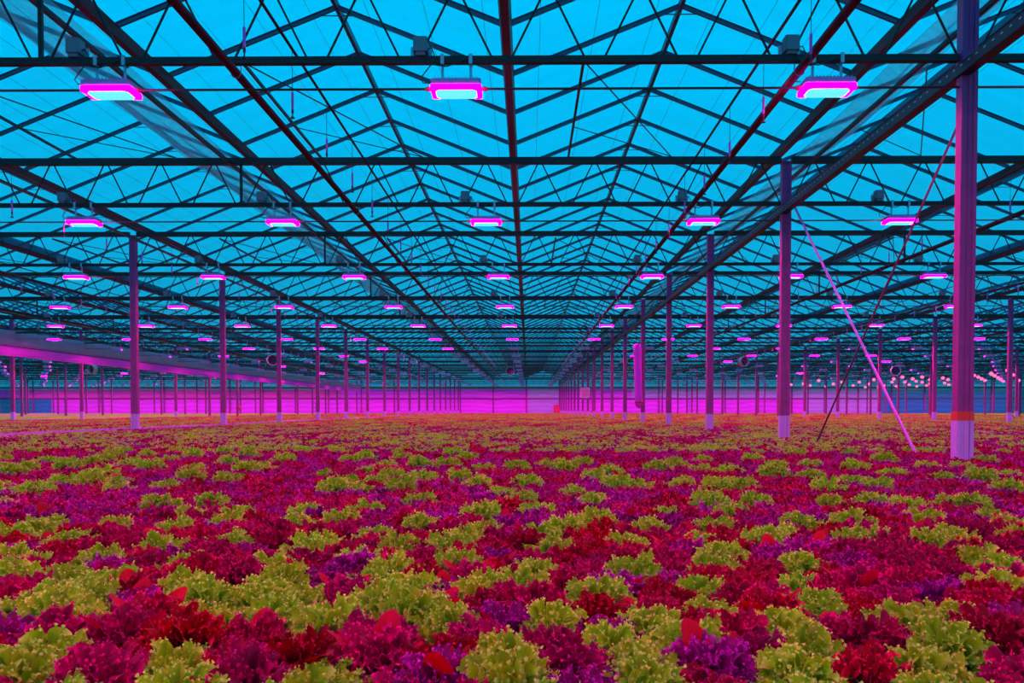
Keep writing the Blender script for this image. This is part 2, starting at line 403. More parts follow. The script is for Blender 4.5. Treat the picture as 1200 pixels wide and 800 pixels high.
for i in SPANS:
    x = gx(i) + GS / 2
    if not in_view(x, YEND, 5, 0): continue
    n += 1
    lab = 'roof ridge frame with paired rafters, %s from the left' % ordi(n)
    if abs(x) < 24:
        t = thing('roof_ridge', lab, 'roof frame', (x, 0, 0), 0, 'roof ridge frames')
        obj('ridge_beam', ridge_me, t, (0, 0, zr + .02))
        for r in range(NR):
            yy = Y1 + 1.25 * (r - 5)
            if yy < .8 or yy > y1_: continue
            if abs(px(x, yy, 6)[0] - 600) > 760: continue
            obj('rafter', raf_me, t, (0, yy, zg))
    else:
        b = MB(); b.v = [(v.co.x, v.co.y, v.co.z + zr + .02) for v in ridge_me.vertices]; b.f = [tuple(q.vertices) for q in ridge_me.polygons]; b.m = [0] * len(b.f)
        rv = [tuple(v.co) for v in raf_me.vertices]; rf = [tuple(q.vertices) for q in raf_me.polygons]
        for r in range(NR):
            yy = Y1 + 1.25 * (r - 5)
            if abs(px(x, yy, 6)[0] - 600) > 760 or yy < 10: continue
            b.add([(v[0], v[1] + yy, v[2] + zg) for v in rv], rf)
        tag(obj('roof_ridge', b.mesh('roof_ridge', M['rafter']), None, (x, 0, 0)), lab, 'roof frame', 'roof ridge frames')

# folded energy screens lying beside the two inner gutters
def folded_screen(x0, h0, x1, h1, label, seed):
    rnd = random.Random(seed); a = MB(); nx, ny = 14, 260; vs = []
    for j in range(ny + 1):
        yy = 1 + (y1_ - 1) * (j / ny) ** 1.6
        for i in range(nx + 1):
            u = i / nx
            fold = .05 * sin(u * 17 + .5 * sin(yy * .9)) * (1 + .5 * sin(yy * 2.1 + u * 4))
            sag = -.10 * sin(pi * u) * (1 + .4 * sin(yy * 1.256))
            vs.append((x0 + (x1 - x0) * u, yy, Z(h0 + (h1 - h0) * u) + fold + sag))
    fs = [(j * (nx + 1) + i, j * (nx + 1) + i + 1, (j + 1) * (nx + 1) + i + 1, (j + 1) * (nx + 1) + i) for j in range(ny) for i in range(nx)]
    a.add(vs, fs); me = a.mesh('folded_screen', M['screen'], True)
    return tag(obj('folded_screen', me), label, 'screen')
folded_screen(-1.19 * U, 1.03, -1.50 * U, 1.13, 'gauzy grey energy screen bunched along the left inner gutter', 1)
folded_screen(1.07 * U, 1.03, 1.26 * U, 1.10, 'gauzy grey energy screen bunched right of the right post row gutter', 2)

def long_bar(name, x, h, r, mat, label, cat, n=8, ys=-6, ye=None, square=False, group=None):
    a = MB(); ye = ye or y1_
    if square: a.bar((x, ys, Z(h)), (x, ye, Z(h)), r * 2, r * 2)
    else: a.tube([(x, ys, Z(h)), (x, ye, Z(h))], r, n)
    return tag(obj(name, a.mesh(name, mat, not square)), label, cat, group)
long_bar('screen_rail', -1.165 * U, .975, .024, M['tray'], 'thin black rail hugging the left inner gutter', 'rail', square=True)
long_bar('screen_rail', 1.075 * U, .955, .022, M['tray'], 'thin black rail just right of the right post row', 'rail', square=True)
long_bar('screen_rail', 1.30 * U, 1.035, .022, M['tray'], 'thin black rail at the far edge of the right gauzy screen', 'rail', square=True)
long_bar('screen_rail', -2.12 * U, .93, .022, M['pipe'], 'thin dark rail along the left post row', 'rail', square=True)

a = MB(); a.tube([(0, -6, 0), (0, y1_, 0)], .0022, 4); sw = a.mesh('screen_wire', M['cable'])
n = 0
for q in range(-14, 10):
    x = (q * .143 + .03) * U
    if abs(x / U - 1) < .06 or abs(x / U + .06) < .04: continue
    n += 1
    tag(obj('screen_wire', sw, None, (x, 0, Z(H_TOP) + .053)), 'hair-thin screen wire running lengthwise under the roof, %s from the left' % ordi(n), 'wire', 'screen wires')

# heating pipes hung under the trusses
PIPES = [(-4.2, 'farthest left thick pipe'), (-2.98, 'second thick pipe from the left'), (-.675, 'thick red-brown pipe left of the central gutter'),
         (.622, 'thick red-brown pipe right of the central gutter'), (1.95, 'thick pipe right of the right post row'), (3.04, 'farthest right thick pipe')]
for x, nm in PIPES:
    t = thing('hanging_heating_pipe', nm + ', hung under the trusses', 'pipe', (x * U, 0, 0), 0, 'heating pipes')
    a = MB(); a.tube([(0, -6, Z(H_PIPE) - .03), (0, y1_, Z(H_PIPE) - .03)], .040 if abs(x) < 2.5 else .033, 12); obj('pipe', a.mesh('pipe', M['pipe'], True), t)
    h = MB(); h.tube([(.045 * cos(q), 0, -.045 * sin(q)) for q in [pi * i / 8 for i in range(9)]], .006, 5); h.tube([(.045, 0, 0), (.045, 0, .06)], .006, 5); h.tube([(-.045, 0, 0), (-.045, 0, .06)], .006, 5)
    hm = h.mesh('hook', M['strap'])
    for k in range(8): obj('hook', hm, t, (0, ty(k), Z(H_PIPE) - .03))
a = MB(); tx = 1.045 * U
a.box((0, 47, 0), (.012, 110, .10)); a.box((.05, 47, -.05), (.10, 110, .010)); a.box((.10, 47, 0), (.012, 110, .10))
tr = thing('cable_tray', 'black perforated cable tray fixed along the right post row', 'cable tray', (tx - .13 - .12, 0, Z(.785)))
obj('tray', a.mesh('tray', M['tray']), tr)
a = MB()
for q in range(5):
    a.tube([(.02 + .016 * q, -8, -.03 + .01 * (q % 2)), (.02 + .016 * q, 100, -.03 + .01 * (q % 2))], .007, 5)
obj('cable', a.mesh('cable', M['cable']), tr)
a = MB()
for q in range(240): a.box((-.0065, 4 + q * .12, .02), (.002, .03, .012))
o = obj('slot', a.mesh('slot', M['plate']), tr, kind='stuff')

# ------------------------------------------------------------------ sprinkler lines
a = MB(); a.tube([(0, 0, .0), (0, 0, -.42)], .003, 4); wire_me = a.mesh('hose', M['thinpipe'])
a = MB(); a.tube([(0, 0, -.40), (0, 0, -.41), (0, 0, -.56), (0, 0, -.57)], [.006, .0125, .0125, .006], 8); drop_me = a.mesh('weight', M['drop'])
a = MB(); a.lathe((0, 0, 0), [(.0, -.565), (.012, -.57), (.012, -.60), (.006, -.605), (.006, -.63), (.02, -.64), (.022, -.65), (.0, -.655)], 8); noz_me = a.mesh('nozzle', M['cable'])
SPR = [(-4.35, 'outermost left'), (-3.06, 'second left'), (-1.86, 'third left'), (-.56, 'left central'), (.567, 'right central'), (1.74, 'third right'), (2.95, 'outermost right')]
for x, nm in SPR:
    long_bar('sprinkler_pipe', x * U, .865, .016 if abs(x) < 1 else .012, M['thinpipe'], 'thin water pipe of the %s sprinkler line' % nm, 'pipe', 6, group='sprinkler pipes')
    c = 0
    for q in range(38):
        yy = Y1 - 1.25 * 1 + 1.25 * q + (.35 if x > 0 else .2)
        if not in_view(x * U, yy, Z(.7), 4): continue
        c += 1
        lab = 'pink hanging sprinkler drop, %s from the front on the %s line' % (ordi(c), nm)
        if q < 22:
            t = thing('hanging_sprinkler', lab, 'sprinkler', (x * U, yy, Z(.865)), 0, 'hanging sprinkler drops')
            obj('hose', wire_me, t); obj('weight', drop_me, t, label='bright pink tube weight'); obj('nozzle', noz_me, t, label='dark nozzle at the tip')
        else: tag(obj('hanging_sprinkler', drop_me, None, (x * U, yy, Z(.865))), lab, 'sprinkler', 'hanging sprinkler drops')

# ------------------------------------------------------------------ grow lamps
LX = [-1.75, -.965, -.165, .685]
LW, LD, LH = .46, .24, .10
zl = Z(.748)            # underside is at zl - LH/2
def rbox(mb, c, d, r, mi=0):
    """box with chamfered vertical edges"""
    hx, hy = d[0] / 2, d[1] / 2
    ring = [(-hx + r, -hy), (hx - r, -hy), (hx, -hy + r), (hx, hy - r), (hx - r, hy), (-hx + r, hy), (-hx, hy - r), (-hx, -hy + r)]
    z0, z1 = c[2] - d[2] / 2, c[2] + d[2] / 2
    vs = [(c[0] + x, c[1] + y, z) for z in (z0, z1) for x, y in ring]
    fs = [(i, (i + 1) % 8, (i + 1) % 8 + 8, i + 8) for i in range(8)] + [tuple(range(7, -1, -1)), tuple(range(8, 16))]
    mb.add(vs, fs, mi)
def lamp_parts():
    P = []
    a = MB(); rbox(a, (0, 0, .025), (LW - .004, LD - .004, .052), .015)
    for i in range(13): a.box((-.19 + i * .0317, 0, .060), (.006, LD - .03, .022))          # cooling fins
    P.append(('housing', a.mesh('housing', M['housing']), None))
    a = MB(); rbox(a, (0, 0, -.022), (LW + .004, LD + .004, .040), .015); P.append(('side_glow', a.mesh('side_glow', M['bloom_side']), 'magenta side glow added to the lamp'))
    a = MB()
    wx, wy = .375, .175
    for (cx, cy, dx, dy) in ((0, -(LD + wy) / 4, LW - .03, (LD - wy) / 2 - .012), (0, (LD + wy) / 4, LW - .03, (LD - wy) / 2 - .012), (-(LW + wx) / 4, 0, (LW - wx) / 2 - .012, wy), ((LW + wx) / 4, 0, (LW - wx) / 2 - .012, wy)):
        a.add([(cx - dx / 2, cy - dy / 2, -.0435), (cx - dx / 2, cy + dy / 2, -.0435), (cx + dx / 2, cy + dy / 2, -.0435), (cx + dx / 2, cy - dy / 2, -.0435)], [(0, 1, 2, 3)])
    P.append(('led_strip', a.mesh('led_strip', M['led']), 'bright magenta light strip round the window'))
    a = MB(); rbox(a, (0, 0, -.049), (wx, wy, .014), .03); P.append(('window', a.mesh('window', M['core']), 'pale cyan glowing window'))
    for s in (-1, 1):
        a = MB(); zc = Z(H_BOT) - zl
        a.box((s * .13, 0, (zc + .04) / 2), (.024, .006, zc - .035)); a.box((s * .13, -.035, zc), (.032, .008, .09)); a.box((s * .13, .035, zc), (.032, .008, .09)); a.box((s * .13, 0, zc + .038), (.032, .078, .008))
        a.tube([(s * .13, 0, .045), (s * .13, 0, .075)], .013, 6)
        P.append(('bracket', a.mesh('bracket', M['plate']), None))
    for s in (-1, 1):
        a = MB(); a.tube([(s * LW / 2, 0, 0), (s * (LW / 2 + .02), 0, 0), (s * (LW / 2 + .025), 0, 0), (s * (LW / 2 + .06), 0, 0)], [.02, .02, .026, .014], 8)
        P.append(('plug', a.mesh('plug', M['plug']), 'dark red cable plug'))
    return P
lp = lamp_parts()
def simple_lamp(recess):
    a = MB(); rbox(a, (0, 0, .018), (LW, LD, .064), .015, 0)
    if recess:
        for s in (-1, 1): a.box((s * (LW / 2 - .004), 0, -.035), (.008, LD, .05), 0)
        a.box((0, LD / 2 - .004, -.035), (LW - .017, .008, .05), 0); a.box((0, -LD / 2 + .004, -.05), (LW, .008, .08), 0)
        zz = -.027
    else: rbox(a, (0, 0, -.028), (LW + .004, LD + .004, .028), .015, 1); zz = -.0435
    a.add([(-.22, -.11, zz), (-.22, .11, zz), (.22, .11, zz), (.22, -.11, zz)], [(0, 1, 2, 3)], 2)
    zc = Z(H_BOT) - zl
    for s in (-1, 1): a.box((s * .13, 0, zc / 2), (.02, .01, zc), 0)
    return a.mesh('grow_lamp', [M['housing'], M['bloom_side'], M['led2']])
M['led2'] = emitter('magenta_led_field', (1.0, 0.0, .55), 340)
M['led3'] = emitter('gable_boost_led_field', (1.0, 0.0, .85), 400)  # extra output added in the last rows to brighten the gable
far_lamp = simple_lamp(False); deep_lamp = simple_lamp(True)
a = MB(); rbox(a, (0, 0, .10), (.13, .12, .13), .012); a.box((0, 0, .02), (.09, .09, .035)); drv_me = a.mesh('casing', M['box'])
a = MB(); a.box((0, .05, .05), (.20, .008, .13)); drp_me = a.mesh('mount_plate', M['plate'])
a = MB(); a.tube([(.06, 0, .07), (.10, -.02, .08), (.125, -.02, .02), (.115, -.03, -.06), (.05, -.03, -.14), (.0, -.02, -.20), (.02, 0, -.235), (.09, 0, -.235)], .006, 6)
a.tube([(-.06, -.02, .0), (-.14, -.04, -.07), (-.3, -.03, -.06), (-.45, -.03, -.03)], .006, 6)
a.tube([(.03, -.03, -.02), (.1, -.035, -.08), (.24, -.035, -.1), (.38, -.035, -.05), (.42, -.035, -.03)], .006, 6); drc_me = a.mesh('cable', M['cable'], True)
lampcount = 0
for k in range(-2, NT):
    y = ty(k); c = 0; row = []
    for b in range(-6, 7):
        for lx in LX:
            x = lx * U + b * BW
            vis = in_view(x, y, zl, 8)
            if vis: row.append(x)
            elif abs(px(x, max(y, 2.2), zl)[0] - 600) < 600 + 2.6 * F_PX / max(y, 2.2) * 3.2 / 2 and abs(x) < 60 and (k < 0 and bays[4] < x < bays[7] or k == 0 and bays[5] < x < bays[7] or 0 < k < 9 and bays[3] < x < bays[8]):
                tag(obj('pendant_grow_lamp', far_lamp, None, (x, y, zl)), 'magenta grow lamp hanging just outside the picture', 'grow lamp', 'lamps outside the picture')
    row.sort()
    for j, x in enumerate(row):
        lampcount += 1
        lab = 'glowing magenta grow lamp, %s from the left in the %s lamp row' % (ordi(j + 1), ordi(k + 1))
        if k < 5:
            t = thing('pendant_grow_lamp', lab, 'grow lamp', (x, y, zl), 0, 'magenta grow lamps')
            for nm, me, lb in lp:
                o = obj(nm, me, t)
                if lb: o['label'] = lb
            dv = thing('driver_box', 'grey driver box above the %s grow lamp from the left in the %s row' % (ordi(j + 1), ordi(k + 1)), 'junction box', (x - .33, y, Z(H_BOT) + .03), 0, 'lamp driver boxes')
            obj('casing', drv_me, dv); obj('mount_plate', drp_me, dv, label='bright mounting plate'); obj('cable', drc_me, dv, label='black looping cable')
        elif k < 17:
            tag(obj('pendant_grow_lamp', far_lamp if random.Random(j * 7 + k * 13 + 1).random() < (1.2 if k < 6 else .5 if k < 7 else .3 if k < 9 and abs(x) > 4 else .14 if abs(x) > 9 and k < 13 else 0) else deep_lamp, None, (x, y, zl)), lab, 'grow lamp', 'magenta grow lamps')
farl = MB(); fv = [tuple(v.co) for v in deep_lamp.vertices]; ff = [(tuple(q.vertices), q.material_index) for q in deep_lamp.polygons]
for k in (17, 18):
    for b in range(-6, 7):
        for lx in LX:
            x = lx * U + b * BW
            if in_view(x, ty(k), zl, 5):
                o_ = len(farl.v); farl.v += [(v[0] + x, v[1] + ty(k), v[2] + zl) for v in fv]
                for q, mi in ff: farl.f.append(tuple(i + o_ for i in q)); farl.m.append(mi)
o = obj('distant_pendant_lamps', farl.mesh('distant_pendant_lamps', [M['housing'], M['bloom_side'], M['led3']]), kind='stuff', label='tiny magenta lamps in the last two rows before the gable', category='grow lamp')
for k in range(0, NT):
    a = MB(); hw = min(XW - 1, ty(k) * .72 + 3); a.tube([(-hw, ty(k), zl), (hw, ty(k), zl)], .011, 6)
    tag(obj('lamp_conduit', a.mesh('lamp_conduit', M['thinpipe'], True)), 'thin conduit threading the grow lamps of the %s lamp row' % ordi(k + 1), 'conduit', 'lamp conduits')

# ------------------------------------------------------------------ roof vent racks (one per ridge every second bay)
vr = []
a = MB(); a.bar((-.30 * U, 0, Z(1.10)), (-.30 * U, 3.75, Z(1.10)), .035, .035); vr.append(('push_rod', a.mesh('push_rod', M['tray'])))
a = MB(); a.tube([(-.30 * U, 3.7, Z(1.10) - .01), (.14 * U, 3.7, Z(1.10) - .01)], .010, 5); vr.append(('cross_rod', a.mesh('cross_rod', M['tray'])))
a = MB(); a.tube([(-.30 * U, 0.05, Z(1.10)), (.14 * U, 3.7, Z(1.10))], .010, 5); vr.append(('rack_arm', a.mesh('rack_arm', M['tray'])))
a = MB(); a.tube([(-.30 * U, 2.3, Z(1.10)), (.14 * U, 3.7, Z(1.10))], .008, 5); vr.append(('rack_arm', a.mesh('rack_arm', M['tray'])))
for i in range(-6, 6):
    xr = gx(i) + GS / 2
    for q in range(4):
        y = 9.7 + 10 * q
        if not (in_view(xr, y + 3.7, Z(1.1), 40)): continue
        t = thing('roof_vent_rack', 'triangular roof vent linkage, %s from the front, under the %s' % (ordi(q + 1), '%s ridge %s of centre' % (ordi(abs(i) if i < 0 else i + 1), 'left' if i < 0 else 'right')), 'vent rack', (xr, y, 0), 0, 'roof vent racks')
        for nm, me in vr: obj(nm, me, t)

# ------------------------------------------------------------------ wind braces in the right post row
bxx = 1.006 * U + .095
a = MB(); a.tube([(bxx, Y1 + 5 - .1, Z(.80)), (bxx, Y1 + .15, .05)], .016, 8)
tag(obj('wind_brace', a.mesh('wind_brace', M['pinkcord'], True)), 'bright pink diagonal rod rising from the lettuces to the second right column', 'brace')
a = MB(); a.tube([(bxx + .035, Y1 + .1, Z(.76)), (bxx + .035, Y1 + 4.9, .05)], .013, 8)
tag(obj('wind_brace', a.mesh('wind_brace', M['darkcord'], True)), 'dark red diagonal rod from the nearest right column down to the lettuces', 'brace')

# ------------------------------------------------------------------ left roller curtain, hung along the second left post row
cx = POST_X[4] + .16 if abs(POST_X[4] + 5.39 * U) < 1 else -5.4 * U + .16
cu = thing('roller_curtain', 'long grey roller curtain with a lamp-tinted pink lower edge, hung along the left side', 'curtain', (cx, 0, 0))
def strip(h0, h1, amp, mat, nm):
    a = MB(); ny = 200; vs = []
    for j in range(ny + 1):
        yy = 12 + (YEND - 13) * j / ny
        for i in range(5):
            vs.append((amp * sin(yy * 2.3 + i) * .5, yy, Z(h0 + (h1 - h0) * i / 4)))
        for i in range(4, -1, -1):
            vs.append((amp * sin(yy * 2.3 + i) * .5 - .012, yy, Z(h0 + (h1 - h0) * i / 4)))
    fs = [(j * 10 + i, j * 10 + (i + 1) % 10, (j + 1) * 10 + (i + 1) % 10, (j + 1) * 10 + i) for j in range(ny) for i in range(10)]
    a.add(vs, fs); return obj(nm, a.mesh(nm, mat, True), cu)
strip(.662, .83, .02, M['sidecurtain'], 'curtain_cloth')
strip(.575, .66, .03, M['hem'], 'curtain_hem')['label'] = 'lower edge of the curtain, tinted lamp pink'
a = MB(); a.tube([(0, 12, Z(.568)), (0, YEND - 1, Z(.568))], .035, 8); obj('roller_tube', a.mesh('roller_tube', M['hem'], True), cu)
a = MB(); a.tube([(0.05, 12, Z(.665)), (.05, YEND - 1, Z(.665))], .012, 6); obj('cord', a.mesh('cord', M['cable'], True), cu)

# ------------------------------------------------------------------ circulation fans
def fan(xp, yp, h, r, label, tilt=0):
    y = F_PX * h * U / (480 - yp); x = (xp - 619) * y / F_PX; z = Z(h)
    t = thing('circulation_fan', label, 'fan', (x, y, z), tilt, 'circulation fans')
    a = MB(); a.lathe((0, 0, 0), [(r, -.14), (r * 1.08, -.15), (r * 1.1, -.13), (r * 1.02, .13), (r * .97, .13), (r * .96, -.12), (r, -.14)], 20, axis='y'); obj('shroud', a.mesh('shroud', M['fanring'], True), t)
    for q in range(5):
        a = MB(); A = 2 * pi * q / 5; vs = []
        for rr, w_, tw in ((.04, .04, .6), (r * .5, .11, .4), (r * .93, .12, .2)):
            for s in (-1, 1):
                vs.append((rr * cos(A) - s * w_ * sin(A), s * w_ * tw * .6, rr * sin(A) + s * w_ * cos(A)))
        vs += [(v[0], v[1] + .008, v[2]) for v in vs]
        a.add(vs, [(0, 1, 3, 2), (2, 3, 5, 4), (6, 8, 9, 7), (8, 10, 11, 9), (0, 2, 8, 6), (2, 4, 10, 8), (1, 7, 9, 3), (3, 9, 11, 5), (4, 5, 11, 10), (0, 6, 7, 1)])
        obj('blade', a.mesh('blade', M['fan']), t)
    a = MB(); a.lathe((0, 0, 0), [(0, -.07), (.05, -.06), (.06, 0), (.06, .1), (0, .11)], 12, axis='y'); obj('motor', a.mesh('motor', M['fan'], True), t)
    a = MB(); zt_ = Z(H_BOT) - z
    for s in (-1, 1): a.tube([(s * r * .8, 0, r * .7), (s * r * .8, 0, zt_)], .008, 5)
    obj('hanger', a.mesh('hanger', M['strap']), t)
fan(598, 434, .62, .26, 'round dark fan with a pale ring hanging in the centre, before the far wall')
fan(319, 421, .62, .25, 'round dark fan hanging left of the third left column', .5)
fan(107, 432, .60, .27, 'round fan under the long curtain at the far left', -.4)
fan(870, 423, .62, .24, 'round dark fan between the second and third right columns', .4)
fan(1047, 434, .60, .27, 'round dark fan left of the nearest right column', -.2)
# hoop
a = MB(); a.tube([(.16 * cos(2 * pi * i / 20), 0, .16 * sin(2 * pi * i / 20)) for i in range(21)], .018, 6, cap=False); a.tube([(0, 0, .16), (0, 0, .55)], .006, 5)
tag(obj('hanging_hoop', a.mesh('hanging_hoop', M['cable'], True), None, (.575 * U - .2, 29, Z(.815) - .25)), 'small black hoop of coiled hose beside the right central pipe', 'hose')

# ------------------------------------------------------------------ pink air sleeve, sensor box, red cabinet
y = ty(4) - .25; sx = (747.5 - 619) * y / F_PX
t = thing('air_sleeve', 'tall bright pink sleeve hanging beside the fifth right column', 'sleeve', (sx, y, 0))
a = MB()
prof = [(1.42, .03), (1.5, .12), (1.9, .135), (2.6, .13), (3.5, .135), (3.62, .13), (3.66, .04)]
for i in range(len(prof)): pass
a.tube([(.05 - .02 * i, 0, z_) for i, (z_, r_) in enumerate(prof)], [r_ for z_, r_ in prof], 14); obj('sleeve', a.mesh('sleeve', M['pinkpanel'], True), t)
a = MB(); a.tube([(.03, 0, 1.60), (.03, 0, 1.66)], .14, 14); obj('collar', a.mesh('collar', M['plug'], True), t, label='dark clamp round the sleeve foot')
a = MB(); a.tube([(-.07, 0, 3.66), (-.07, 0, Z(H_BOT))], .006, 5); obj('cord', a.mesh('cord', M['thinpipe'], True), t)
y = 30.0; sx = (685.5 - 619) * y / F_PX; z0 = CAM_Z + (480 - 466.5) * y / F_PX
t = thing('hanging_sensor_box', 'pink ventilated measuring box hanging on wires over the lettuces', 'sensor box', (sx, y, z0))
a = MB(); rbox(a, (0, 0, .2), (.34, .24, .34), .02); a.box((0, 0, .39), (.38, .28, .03)); a.box((0, 0, .02), (.22, .2, .03)); obj('case', a.mesh('case', M['pinkbox']), t)
a = MB()
for i in range(6): a.box((0, -.124, .08 + i * .045), (.26, .008, .012))
obj('louver', a.mesh('louver', M['plug']), t)
a = MB(); 
for s in (-1, 1): a.tube([(s * .12, 0, .4), (s * .03, 0, .8)], .004, 4)
a.tube([(0, 0, .8), (0, 0, Z(H_BOT) - z0)], .005, 4); obj('cord', a.mesh('cord', M['thinpipe']), t)
t = thing('red_cabinet', 'small red cabinet standing against the far wall beside the right post row', 'cabinet', (pxm(652), YEND - .5, 0))
a = MB(); rbox(a, (0, 0, 1.0), (.75, .4, 2.0), .02); obj('body', a.mesh('body', M['redbox']), t)
a = MB(); a.box((0, -.21, 1.05), (.66, .02, 1.75)); d_ = obj('door', a.mesh('door', M['redbox']), t)
a = MB(); a.box((.25, -.235, 1.1), (.03, .03, .2)); obj('handle', a.mesh('handle', M['tray']), d_)
# small red fire reel far left
y = 91.5; t = thing('hose_reel', 'small red hose reel on a stand at the far left, before the pink wall', 'hose reel', ((278.5 - 619) * y / F_PX, y, 0))
a = MB(); a.lathe((0, 0, 1.55), [(.0, -.1), (.3, -.1), (.3, -.07), (.12, -.06), (.12, .06), (.3, .07), (.3, .1), (0, .1)], 16, axis='y'); obj('reel', a.mesh('reel', M['redbox'], True), t)
a = MB(); a.lathe((0, 0, 1.55), [(.2, -.055), (.24, 0), (.2, .055)], 16, axis='y'); obj('hose', a.mesh('hose', M['cable'], True), t)
a = MB(); a.bar((-.1, 0, 0), (0, 0, 1.55), .05, .05); a.bar((.1, 0, 0), (0, 0, 1.55), .05, .05); obj('stand', a.mesh('stand', M['redbox']), t)

# ------------------------------------------------------------------ rose bulbs in the far right compartment
a = MB(); a.lathe((0, 0, 0), [(0, -.17), (.07, -.16), (.125, -.10), (.13, -.04), (.08, .03), (.04, .06)], 12); bl_me = a.mesh('bulb', M['bulb'], True)
a = MB(); a.lathe((0, 0, 0), [(.045, .055), (.05, .12), (.02, .14), (.0, .14)], 10); a.tube([(0, 0, .14), (0, 0, .5)], .01, 4); so_me = a.mesh('socket', M['cable'], True)
BX = [(958, 445), (975, 449), (985, 447), (998, 451), (1005, 447), (1017, 449), (1022, 444), (1034, 451), (1043, 447), (1045, 443), (1048, 452), (1055, 441), (1058, 447), (1063, 450), (1067, 443), (1071, 446), (1072, 452),
      (1078, 441), (1078, 447), (1083, 451), (1087, 444), (1087, 449), (1092, 447), (1102, 442), (1104, 448), (1108, 444), (1109, 450), (1138, 439), (1143, 441), (1147, 443), (1151, 445),
      (1158, 437), (1162, 439.5), (1166, 442), (1169, 444), (1172, 446), (1177, 433), (1183, 438.5), (1190, 445), (1027, 453), (1012, 453), (966, 452), (948, 451), (940, 449), (926, 450)]
for i, (u, v) in enumerate(sorted(BX)):
    h = .62; y = min(F_PX * h * U / (480 - v), YEND - 6); x = (u - 619) * y / F_PX
    t = thing('rose_bulb', 'small rose-red glowing bulb in the far right compartment, %s from the left' % ordi(i + 1), 'bulb', (x, y, CAM_Z + (480 - v) * y / F_PX), 0, 'rose bulbs')
    obj('bulb', bl_me, t); obj('socket', so_me, t)

# ------------------------------------------------------------------ benches carrying the lettuces
BZ = CAM_Z - .105 * U - .125          # top of the growing trays
edges = [POST_X[i] for i in range(len(POST_X))]
bn = 0
for i in range(len(edges) - 1):
    xa, xb = edges[i] + .16, edges[i + 1] - .16
    xa, xb = max(xa, -XW + .5), min(xb, XW - .5)
    if xb < xa: continue
    bn += 1
    t = thing('growing_bench', 'long growing bench full of lettuces, %s' % (bayname(edges[i]) if i != 5 else 'middle bay'), 'bench', ((xa + xb) / 2, 0, 0), 0, 'growing benches')
    w_ = xb - xa
    a = MB(); a.box((0, (YEND - 4) / 2, BZ - .03), (w_, YEND, .06)); a2 = a
    obj('tray', a.mesh('tray', M['soil']), t)
    for s in (-1, 1):
        hh = .143 if (s > 0 and i < 5) else .07
        a = MB(); a.box((s * (w_ / 2 - .02), (YEND - 4) / 2, BZ + hh / 2 + .001), (.04, YEND, hh)); obj('rim', a.mesh('rim', M['rail']), t, label='pale bench rim tinted lamp pink')
    a = MB(); a.box((0, 0, (BZ - .06) / 2), (w_ - .6, .06, BZ - .06)); lm = a.mesh('leg', M['bench'])
    for q in range(10): obj('leg', lm, t, (0, 3.5 + 10 * q, 0))
